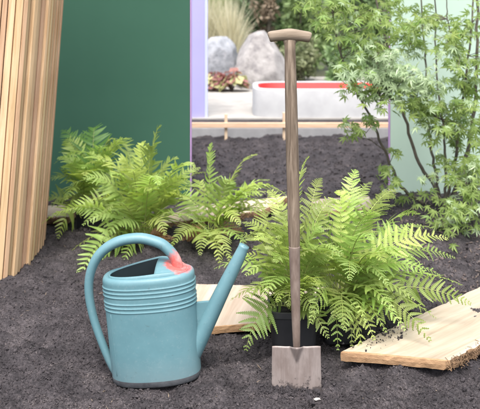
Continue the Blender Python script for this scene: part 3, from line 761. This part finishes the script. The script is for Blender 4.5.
for pts, r0 in stems_px:
    P = smooth_path([at(u, v, d) - MB_ for u, v, d in pts], 36)
    P = [p + Vector((R.gauss(0, .003), R.gauss(0, .003), 0)) if 2 < i < 34 else p for i, p in enumerate(P)]
    V_, F_ = tube_data(P, [r0 * .78 * (1 - .62 * i / 35) for i in range(36)], 8)
    mesh_obj('stem', V_, F_, M['maple_bark'], mt, smooth=True); stem_paths.append(P)
ALL = [p for P in stem_paths for p in P]

def maple_leaf_mesh(name, mat, seed):
    rr = random.Random(seed); angs = [-128, -84, -42, 0, 42, 84, 128]; lens = [.34, .68, .92, 1.0, .92, .68, .34]
    V = [Vector((0, 0, 0))]; 
    per = []
    for i, (a, L) in enumerate(zip(angs, lens)):
        a += rr.gauss(0, 4); L *= rr.uniform(.9, 1.08); w = .165 * L + .016
        def P(r, off, z): t = math.radians(a); return Vector((math.cos(t) * r - math.sin(t) * off, math.sin(t) * r + math.cos(t) * off, z))
        if i: 
            va = math.radians((a + angs[i - 1]) / 2); per.append(Vector((math.cos(va) * .21, math.sin(va) * .21, .02)))
        per += [P(L * .42, -w * .62, .035 - .10 * L * .2), P(L * .66, -w * .46, .02 - .10 * L * .45), P(L, 0, -.17 * L), P(L * .66, w * .46, .02 - .10 * L * .45), P(L * .42, w * .62, .035 - .10 * L * .2)]
    V += per; n = len(per)
    Fc = [(0, k, k + 1) for k in range(1, n)]
    # petiole
    b = len(V); V += [Vector((0, -.012, 0)), Vector((0, .012, 0)), Vector((-.42, .010, .06)), Vector((-.42, -.010, .06))]; Fc.append((b, b + 1, b + 2, b + 3))
    me = bpy.data.meshes.new(name); me.from_pydata([tuple(v) for v in V], [], Fc); me.materials.append(mat); me.update()
    return me
ML = [maple_leaf_mesh('leaf', M['maple'], s) for s in range(4)] + [maple_leaf_mesh('leaf', M['maple_lit'], 10 + s) for s in range(3)]
pads = [  # u, v, d, half width px, half height px, leaves, share of leaves with painted highlight
    (345, 12, 4.3, 26, 14, 34, .1), (318, 30, 4.3, 16, 12, 14, .0), (308, 8, 4.3, 16, 10, 12, .0), (375, 25, 4.45, 20, 18, 34, .1), (400, 12, 4.6, 18, 14, 26, .1), (428, 22, 4.6, 18, 18, 32, .0), (455, 30, 4.5, 16, 20, 26, .0),
    (478, 25, 4.5, 14, 24, 26, .0), (350, 55, 4.3, 20, 14, 26, .3), (375, 66, 4.25, 24, 12, 40, .9), (405, 66, 4.25, 24, 13, 44, 1.), (432, 76, 4.3, 20, 12, 34, .9), (392, 84, 4.2, 26, 10, 36, .8), (362, 86, 4.25, 18, 10, 20, .6),
    (345, 78, 4.3, 14, 10, 10, .5), (415, 100, 4.35, 22, 12, 30, .3), (382, 112, 4.25, 20, 12, 22, .2), (366, 128, 4.3, 16, 12, 14, .2), (340, 122, 4.3, 8, 6, 4, .2), (440, 108, 4.4, 18, 14, 26, .1), (466, 92, 4.4, 16, 16, 28, .1),
    (475, 128, 4.4, 14, 16, 26, .1), (450, 148, 4.4, 20, 14, 30, .2), (420, 138, 4.5, 18, 14, 22, .1), (470, 168, 4.25, 16, 16, 34, .3), (448, 182, 4.2, 18, 12, 28, .3), (470, 200, 4.1, 16, 12, 30, .2), (452, 212, 4.1, 14, 10, 22, .2),
    (440, 228, 4.05, 12, 8, 12, .1), (468, 228, 4.05, 12, 6, 12, .2), (478, 60, 4.4, 10, 20, 20, .1), (410, 40, 4.6, 20, 14, 26, .3), (386, 46, 4.4, 16, 12, 22, .4), (388, 192, 4.3, 12, 8, 10, .1), (415, 205, 4.4, 12, 10, 10, .1),
    (398, 165, 4.5, 10, 14, 8, .0), (440, 50, 4.35, 20, 16, 30, .4), (462, 62, 4.3, 16, 14, 26, .3), (472, 108, 4.3, 12, 12, 18, .2), (418, 118, 4.3, 18, 10, 20, .4), (330, 8, 4.35, 20, 10, 18, .1), (400, 30, 4.4, 20, 14, 26, .2), (458, 128, 4.3, 16, 12, 20, .2), (360, 40, 4.35, 16, 12, 18, .2), (445, 165, 4.35, 18, 12, 22, .2), (478, 155, 4.2, 10, 12, 14, .2), (500, 40, 4.4, 20, 40, 40, .1), (500, 130, 4.4, 20, 40, 40, .1), (360, -30, 4.4, 40, 20, 40, .1), (440, -30, 4.6, 50, 20, 60, .1), (500, 200, 4.2, 20, 20, 30, .1)]
leafs = []
tw_V, tw_F = [], []
rm = random.Random(77)
for (u, v, d, hw, hh, cnt, pale) in pads:
    c = at(u, v, d) - MB_
    near = min(ALL, key=lambda p: (p - c).length + (0.3 if p.z > c.z + .1 else 0))
    tips = []
    for k in range(max(2, cnt // 6)):
        e = at(u + rm.uniform(-1, 1) * hw, v + rm.uniform(-1, 1) * hh, d + rm.uniform(-.22, .22)) - MB_
        mid = (near + e) / 2 + Vector((rm.gauss(0, .03), rm.gauss(0, .03), .03))
        tw = smooth_path([near, mid, e], 9); tips.append(tw)
        V_, F_ = tube_data(tw, [.0022 * (1 - .7 * i / 8) for i in range(9)], 5); b = len(tw_V); tw_V += V_; tw_F += [tuple(i + b for i in q) for q in F_]
    for k in range(int(cnt * 2.0)):
        tw = rm.choice(tips); s = rm.randint(4, 8)
        p = tw[s] + Vector((rm.gauss(0, .3) * hw / F * d, rm.gauss(0, .06), rm.gauss(0, .3) * hh / F * d))
        s_ = rm.uniform(.028, .052) * (1.0 if v > 140 else 1.06)
        nrm = Vector((rm.gauss(0, .5), rm.gauss(-.55, .45), rm.gauss(.75, .35))).normalized()
        fwd = Vector((rm.gauss(0, .8), rm.gauss(-.3, .6), rm.gauss(-.45, .35))); fwd = (fwd - nrm * fwd.dot(nrm)).normalized()
        sd = nrm.cross(fwd)
        mtx = Matrix((fwd.to_4d(), sd.to_4d(), nrm.to_4d(), Vector((0, 0, 0, 1)))).transposed()
        for a in range(3): mtx[3][a] = 0
        mtx = Matrix.Translation(p) @ mtx @ Matrix.Diagonal((s_, s_, s_, 1))
        onscreen = 285 < u < 482 and -5 < v < 245
        leafs.append((0 if onscreen else 1, -s_, mtx, (ML[4 + rm.randrange(3)] if rm.random() < pale else ML[rm.randrange(4)])))
mesh_obj('twigs', tw_V, tw_F, M['maple_bark'], mt)['kind'] = 'stuff'
leafs.sort(key=lambda t: (t[0], t[1]))
for _, _, mtx, me in leafs[:300]:
    o = bpy.data.objects.new('leaf', me); col.objects.link(o); o.parent = mt; o.matrix_local = mtx
V_, F_, mi_ = [], [], []
for _, _, mtx, me in leafs[300:]:
    b = len(V_); V_ += [mtx @ v.co for v in me.vertices]; F_ += [tuple(i + b for i in p.vertices) for p in me.polygons]
    mi_ += [1 if me.materials[0] == M['maple_lit'] else 0] * len(me.polygons)
# joined leaves: colour varies by noise instead of by object
M['maple_j'] = leaf_mat('maple_leaf_joined', (.14, .215, .05), (.285, .36, .125), 18, .48, rnd=False)
M['maple_lit_j'] = leaf_mat('lit_maple_leaf_joined', (.22, .30, .15), (.35, .43, .27), 18, .35, rnd=False, rough=.38, spec=.6)  # joined copy, highlight again put into the colour
o = mesh_obj('crown', V_, F_, [M['maple_j'], M['maple_lit_j']], mt, mi_); o['kind'] = 'stuff'
tag(mt, 'multi-stemmed maple with pale green lobed leaves in front of the mint panel', 'tree')

# ------------------------------------------------------------------ spade stuck in the soil
M['ash'] = wood_mat('weathered_ash', (.055, .040, .029), (.135, .102, .075), (.25, .20, .155), 'z', grain=110, rnd=(1, 1), hue=0, blotch=(.7, 1.2))
M['grip'] = wood_mat('worn_grip_wood', (.105, .078, .055), (.16, .125, .092), (.22, .178, .138), 'x', grain=60, rnd=(1, 1), hue=0, rough=.6)
M['socket'] = mat_noise('rusty_socket_steel', (.075, .052, .042), (.125, .092, .076), 34, .6, .3, 140, .002, mapping=(1, 1, .3), c2=(.19, .15, .128))
def blade_material():
    m, n, l, b = new_mat('worn_blade_steel')
    base = ramp(n, l, noise(n, l, 16, 7, .7, mapping=(1, 1, .35)), [(.3, (.145, .112, .10)), (.5, (.215, .178, .165)), (.7, (.28, .242, .228))])
    scr = noise(n, l, 260, 3, .6, mapping=(1, 1, .03)); 
    h = n.new('ShaderNodeHueSaturation'); mr = n.new('ShaderNodeMapRange'); mr.inputs['From Min'].default_value = .3; mr.inputs['From Max'].default_value = .7
    mr.inputs['To Min'].default_value = .90; mr.inputs['To Max'].default_value = 1.09; l.new(scr, mr.inputs['Value']); l.new(mr.outputs[0], h.inputs['Value']); l.new(base, h.inputs['Color'])
    # earth stuck to the lower part, and rust specks
    tcn = n.new('ShaderNodeTexCoord'); sz = n.new('ShaderNodeSeparateXYZ'); l.new(tcn.outputs['Object'], sz.inputs[0])
    mz = n.new('ShaderNodeMapRange'); mz.inputs['From Min'].default_value = .0; mz.inputs['From Max'].default_value = .075; mz.inputs['To Min'].default_value = .56; mz.inputs['To Max'].default_value = .26; l.new(sz.outputs['Z'], mz.inputs['Value'])
    lt = n.new('ShaderNodeMath'); lt.operation = 'SUBTRACT'; l.new(mz.outputs[0], lt.inputs[0]); l.new(noise(n, l, 38, 8, .7), lt.inputs[1])
    mm = n.new('ShaderNodeMapRange'); mm.inputs['From Min'].default_value = -.02; mm.inputs['From Max'].default_value = .06; mm.inputs['To Max'].default_value = .85; l.new(lt.outputs[0], mm.inputs['Value'])
    mix = n.new('ShaderNodeMix'); mix.data_type = 'RGBA'; l.new(mm.outputs[0], mix.inputs['Factor']); l.new(h.outputs[0], mix.inputs['A']); mix.inputs['B'].default_value = (.045, .037, .036, 1)
    l.new(mix.outputs['Result'], b.inputs['Base Color']); b.inputs['Roughness'].default_value = .5; b.inputs['Metallic'].default_value = .3
    bump(n, l, b, scr, .15, .001)
    return m
M['blade'] = blade_material()
SB = at(297.3, 390, 2.585)
sp = empty('spade', (SB.x, SB.y, 0))
top = at(289.7, 35, 2.61) - Vector((SB.x, SB.y, 0)); bot = at(296.8, 356, 2.585) - Vector((SB.x, SB.y, 0))
ax = (top - bot).normalized(); L_ = (top - bot).length
def along(s): return bot + ax * (L_ * s)
# shaft: from the T down to the top of the steel socket at v = 218
sv = (356 - 247) / (356 - 35)
prof = [(sv - .03, .0165), (sv + .0, .0176), (sv + .02, .0190), (.48, .0202), (.60, .0208), (.72, .0204), (.85, .0195), (.95, .0178), (.985, .0172)]
pth = [along(s) for s, _ in prof]; rad = [r for _, r in prof]
V_, F_ = tube_data(pth, rad, 20); mesh_obj('shaft', V_, F_, M['ash'], sp, smooth=True)
prof = [(.020, .0095), (.032, .0115), (.08, .0132), (.16, .0150), (.25, .0168), (sv - .012, .0182), (sv - .003, .0188), (sv, .0184), (sv + .0005, .0170)]
V_, F_ = tube_data([along(s) for s, _ in prof], [r for _, r in prof], 20); so = mesh_obj('socket', V_, F_, M['socket'], sp, smooth=True)
# T grip
gp = []
hw = .069
cT = along(1.0) 
rows = [(sg * x_, r_, z_) for sg, seq in ((-1, (1.0, .985, .94, .85, .65, .4, .2, .08)), (1, (.08, .2, .4, .65, .85, .94, .985, 1.0))) for x_ in seq for r_, z_ in [{1.0: (.0095, -.0080), .985: (.0148, -.0076), .94: (.0172, -.0068), .85: (.0180, -.0052), .65: (.0178, -.003), .4: (.0186, -.0008), .2: (.0200, .0002), .08: (.0210, .0005)}[x_]]]
pth = [cT + Vector((a * hw, 0, z - .0 + a * -.001)) for a, r, z in rows]
V_, F_ = tube_data(pth, [r for _, r, _ in rows], 20, ref=Vector((0, 1, 0))); mesh_obj('grip', V_, F_, M['grip'], sp, smooth=True)
# flare under the grip
prof = [(.955, .0172), (.966, .0183), (.976, .0205), (.984, .0240)]
V_, F_ = tube_data([along(s) for s, _ in prof], [r for _, r in prof], 20, flat=(1.0, .62)); mesh_obj('neck', V_, F_, M['grip'], sp, smooth=True)
# blade: gently dished plate with a pressed ridge running down from the socket
nu, nv = 49, 41; V_, F_ = [], []
zt_, zb_ = (H - 347.5 * 2.585 / F), -.11
for side in (0, 1):
    for j in range(nv):
        t = j / (nv - 1); z = zt_ + (zb_ - zt_) * t
        for i in range(nu):
            s = i / (nu - 1) * 2 - 1
            w = .0790 + .0035 * t
            x = s * w + (-.0005) + .003 * (1 - t) * 0
            dz = (-.003 * abs(s) ** 8 + .006 * math.exp(-(s / .22) ** 2)) * max(0, 1 - t * 8)
            tz = (zt_ - z) / .050; hw_ = .0165 * max(.02, 1 - tz) / w; ridge = (max(0, 1 - tz) ** .8 * .0215 * max(0, 1 - (abs(s) / (hw_ * 1.35)) ** 1.6)) if tz < 1 else 0
            y = -.010 * t + .010 * s * s - ridge + (.0028 if side else 0) + .004
            V_.append(Vector((x + bot.x * .9, y, z + dz)))
k0 = nu * nv
for j in range(nv - 1):
    for i in range(nu - 1):
        a = j * nu + i; F_.append((a, a + nu, a + nu + 1, a + 1)); F_.append((k0 + a, k0 + a + 1, k0 + a + nu + 1, k0 + a + nu))
for i in range(nu - 1):
    F_.append((i, i + 1, k0 + i + 1, k0 + i)); b = (nv - 1) * nu; F_.append((b + i, k0 + b + i, k0 + b + i + 1, b + i + 1))
for j in range(nv - 1):
    a = j * nu; F_.append((a, k0 + a, k0 + a + nu, a + nu)); a = j * nu + nu - 1; F_.append((a, a + nu, k0 + a + nu, k0 + a))
mesh_obj('blade', V_, F_, M['blade'], sp, smooth=True)
tag(sp, 'spade with wooden T grip standing upright with its steel blade in the soil', 'spade')

# ------------------------------------------------------------------ watering can
def can_material():
    m, n, l, b = new_mat('can_plastic')
    tcn = n.new('ShaderNodeTexCoord')
    f = noise(n, l, 7, 6, .65)
    blue = ramp(n, l, f, [(.3, (.070, .150, .174)), (.5, (.081, .170, .195)), (.7, (.097, .190, .215))])
    vm = n.new('ShaderNodeVectorMath'); vm.operation = 'DISTANCE'; l.new(tcn.outputs['Object'], vm.inputs[0]); vm.inputs[1].default_value = RED_AT
    ad = n.new('ShaderNodeMath'); ad.operation = 'MULTIPLY_ADD'; ad.inputs[1].default_value = .075; l.new(noise(n, l, 26, 5), ad.inputs[0]); l.new(vm.outputs['Value'], ad.inputs[2])
    mr = n.new('ShaderNodeMapRange'); mr.interpolation_type = 'SMOOTHSTEP'; mr.inputs['From Min'].default_value = .074; mr.inputs['From Max'].default_value = .096
    mr.inputs['To Min'].default_value = 1; mr.inputs['To Max'].default_value = 0; l.new(ad.outputs[0], mr.inputs['Value'])
    sepz = n.new('ShaderNodeSeparateXYZ'); l.new(tcn.outputs['Object'], sepz.inputs[0])
    mz = n.new('ShaderNodeMapRange'); mz.inputs['From Min'].default_value = .344; mz.inputs['From Max'].default_value = .352; l.new(sepz.outputs['Z'], mz.inputs['Value'])
    mu = n.new('ShaderNodeMath'); mu.operation = 'MULTIPLY'; l.new(mr.outputs[0], mu.inputs[0]); l.new(mz.outputs[0], mu.inputs[1])
    red = ramp(n, l, noise(n, l, 22, 4), [(.46, (.40, .075, .065)), (.68, (.42, .22, .21))])
    mix = n.new('ShaderNodeMix'); mix.data_type = 'RGBA'; l.new(mu.outputs[0], mix.inputs['Factor']); l.new(blue, mix.inputs['A']); l.new(red, mix.inputs['B'])
    # splashes of dry dirt low on the body
    md = n.new('ShaderNodeMapRange'); md.inputs['From Min'].default_value = .0; md.inputs['From Max'].default_value = .10; md.inputs['To Min'].default_value = .62; md.inputs['To Max'].default_value = .0; l.new(sepz.outputs['Z'], md.inputs['Value'])
    nd = noise(n, l, 26, 7, .75)
    gt = n.new('ShaderNodeMath'); gt.operation = 'MULTIPLY'; l.new(md.outputs[0], gt.inputs[0]); l.new(nd, gt.inputs[1])
    mix2 = n.new('ShaderNodeMix'); mix2.data_type = 'RGBA'; l.new(gt.outputs[0], mix2.inputs['Factor']); l.new(mix.outputs['Result'], mix2.inputs['A']); mix2.inputs['B'].default_value = (.13, .12, .12, 1)
    sp_ = ramp(n, l, noise(n, l, 75, 8, .8), [(.54, (0, 0, 0)), (.70, (.24, .24, .24))])
    mix3 = n.new('ShaderNodeMix'); mix3.data_type = 'RGBA'; l.new(sp_, mix3.inputs['Factor']); l.new(mix2.outputs['Result'], mix3.inputs['A']); mix3.inputs['B'].default_value = (.24, .29, .30, 1)
    sk = ramp(n, l, noise(n, l, 42, 6, .8), [(.63, (0, 0, 0)), (.69, (.6, .6, .6))])
    mix4 = n.new('ShaderNodeMix'); mix4.data_type = 'RGBA'; l.new(sk, mix4.inputs['Factor']); l.new(mix3.outputs['Result'], mix4.inputs['A']); mix4.inputs['B'].default_value = (.05, .07, .075, 1)
    l.new(mix4.outputs['Result'], b.inputs['Base Color'])
    b.inputs['Roughness'].default_value = .5; b.inputs['Specular IOR Level'].default_value = .45
    bump(n, l, b, noise(n, l, 120, 4), .08, .002)
    return m
DC = 2.70
can = empty('watering_can', at(157.2, 377, DC))
can.location.z = -.006
can.rotation_euler = (0, math.radians(-5.0), math.radians(-3))
bpy.context.view_layer.update()
MI = can.matrix_world.inverted()
def cl(u, v, d=DC, y0=True):
    p = MI @ at(u, v, d)
    return Vector((p.x, 0 if y0 else p.y, p.z))
RED_AT = tuple(cl(179, 264))
M['can'] = can_material()
M['can_base'] = mat_noise('soil_stained_base', (.020, .020, .024), (.050, .054, .060), 30, .8, .3, 120, .003)
M['can_inside'] = mat_noise('can_inside_painted_shade', (.010, .018, .022), (.016, .026, .03), 10, .6, 0)  # shade inside the opening is put into this darker colour
def ell(a, b, z, n=64, dx=0): return super_ring(a, b, z, n, 2.35) if not dx else [p + Vector((dx, 0, 0)) for p in super_ring(a, b, z, n, 2.35)]
a0, b0 = .1495, .085
zs_prof = []
ZT = .350
def wall_a(z): return a0 + .0065 * z / ZT
for z in np.linspace(.015, .235, 10): zs_prof.append((z, wall_a(z)))
ribs = [.318, .305, .292, .270, .257, .244]
for z in np.arange(.2375, .333, .00125):
    o_ = sum(.0030 * math.exp(-((z - r) / .0026) ** 2) for r in ribs); zs_prof.append((z, wall_a(z) + o_))
rings = [ell(a, a * b0 / a0, z) for z, a in zs_prof]
aT = wall_a(.334)
for da, z in ((0, .336), (.001, .342), (.004, .348), (.009, .3515), (.014, .352), (.018, .350), (.020, .3485)):
    rings.append(ell(aT - da, aT * b0 / a0 - da, z))
body = loft('body', rings, M['can'], can)
seam = [Vector((-math.cos(math.radians(38)) ** (2 / 2.35) * (wall_a(z) + .0002), -math.sin(math.radians(38)) ** (2 / 2.35) * (wall_a(z) + .0002) * b0 / a0, z)) for z in np.linspace(.03, .236, 12)]
V_, F_ = tube_data(seam, .0009, 6); mesh_obj('seam', V_, F_, M['can'], body, smooth=True)
loft('base', [ell(a0 * .985, b0 * .985, -.004), ell(a0 * 1.004, b0 * 1.006, .0), ell(a0 * 1.006, b0 * 1.01, .014), ell(a0 * .998, b0 * .998, .0165)], M['can_base'], can, cap0=True)
# sloping top: a collar rising towards the handle, closed over its right-hand part, open at the left
ac, bc = aT - .020, aT * b0 / a0 - .020
def slope(x, y=0.0):
    t = max(0, min(1, (x + ac) / (2 * ac))); k = (t / .64) ** 1.15 if t < .64 else math.cos((t - .64) / .36 * math.pi / 2) ** .9
    return .3520 + .027 * k * (.30 + .70 * max(0, min(1, (y / bc + 1) / 2)))
XO = .030                                     # where the lid stops and the opening begins
nb = 72
outer0 = ell(ac, bc, .3485, nb); outer1 = [Vector((p.x * .992, p.y * .985, slope(p.x, p.y))) for p in outer0]
lipi = [Vector((p.x * .965, p.y * .94, slope(p.x, p.y) + .0015)) for p in outer0]; lip2 = [Vector((p.x * .955, p.y * .925, slope(p.x, p.y) - .004)) for p in outer0]
low = [Vector((p.x * .955, p.y * .925, .30)) for p in outer0]
loft('collar', [outer0, outer1, lipi, lip2], M['can'], can)
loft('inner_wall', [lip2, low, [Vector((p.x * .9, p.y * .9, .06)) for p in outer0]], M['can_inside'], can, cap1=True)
# lid over the right side, domed
V_, F_ = [], []; nu_, nv_ = 16, 13
for i in range(nu_):
    x = XO + (ac * .957 - XO) * (i / (nu_ - 1)) ** .9
    e = 2.35; yy = bc * .93 * max(0, 1 - min(1, abs(x / (ac * .958))) ** e) ** (1 / e)
    for j in range(nv_):
        s = j / (nv_ - 1) * 2 - 1
        V_.append(Vector((x, s * yy, slope(x, s * yy) - .001 + .007 * (1 - s * s) * math.sin(min(1, (nu_ - 1 - i) / 8) * math.pi / 2))))
for i in range(nu_ - 1):
    for j in range(nv_ - 1): a = i * nv_ + j; F_.append((a, a + nv_, a + nv_ + 1, a + 1))
b = len(V_)
for j in range(nv_): V_.append(V_[j] + Vector((0, 0, -.012)))
for j in range(nv_ - 1): F_.append((j, j + 1, b + j + 1, b + j))
mesh_obj('lid', V_, F_, M['can'], can, smooth=True)
# handle
hp = [(121, 377), (114, 371), (103, 348), (92.5, 318), (88, 292), (90.5, 271), (100, 254), (117, 242.5), (139, 238.5), (158, 242.5), (167, 248), (174, 256), (177.5, 265), (178, 276)]
hpts = smooth_path([cl(u, v) for u, v in hp], 70)
rads = [.0135 + .0045 * min(1, max(0, (i - 12) / 25)) + .006 * max(0, (i - 58) / 11) ** 2 for i in range(70)]
V_, F_ = tube_data(hpts, rads, 18, flat=(.98, 1.12)); mesh_obj('handle', V_, F_, M['can'], can, smooth=True)
# spout
spt = [cl(187, 362), cl(200.5, 336), cl(222, 291), cl(238, 258.5), cl(244.6, 244)]
spath = smooth_path(spt, 30); sr = [.0350 - .0172 * min(1, i / 27) ** .85 for i in range(30)]
tdir = (spath[-1] - spath[-2]).normalized()
V_, F_ = tube_data(spath + [spath[-1] + tdir * .0005, spath[-1] - tdir * .03], sr + [sr[-1] * .82, sr[-1] * .78], 22)
mesh_obj('spout', V_, F_[:-2] + [F_[-1]], M['can'], can, smooth=True)
# web plate between body and spout
poly = [cl(186, 303), cl(206, 300.5), cl(213.5, 300), cl(205, 325), cl(192, 350), cl(186, 350)]
V_ = [p + Vector((0, s * .008, 0)) for s in (-1, 1) for p in poly]; m_ = len(poly)
F_ = [tuple(range(m_))[::-1], tuple(range(m_, 2 * m_))] + [(k, (k + 1) % m_, m_ + (k + 1) % m_, m_ + k) for k in range(m_)]
mesh_obj('web', V_, F_, M['can'], can)
tag(can, 'blue plastic watering can with faded red lid standing on the soil', 'watering can')
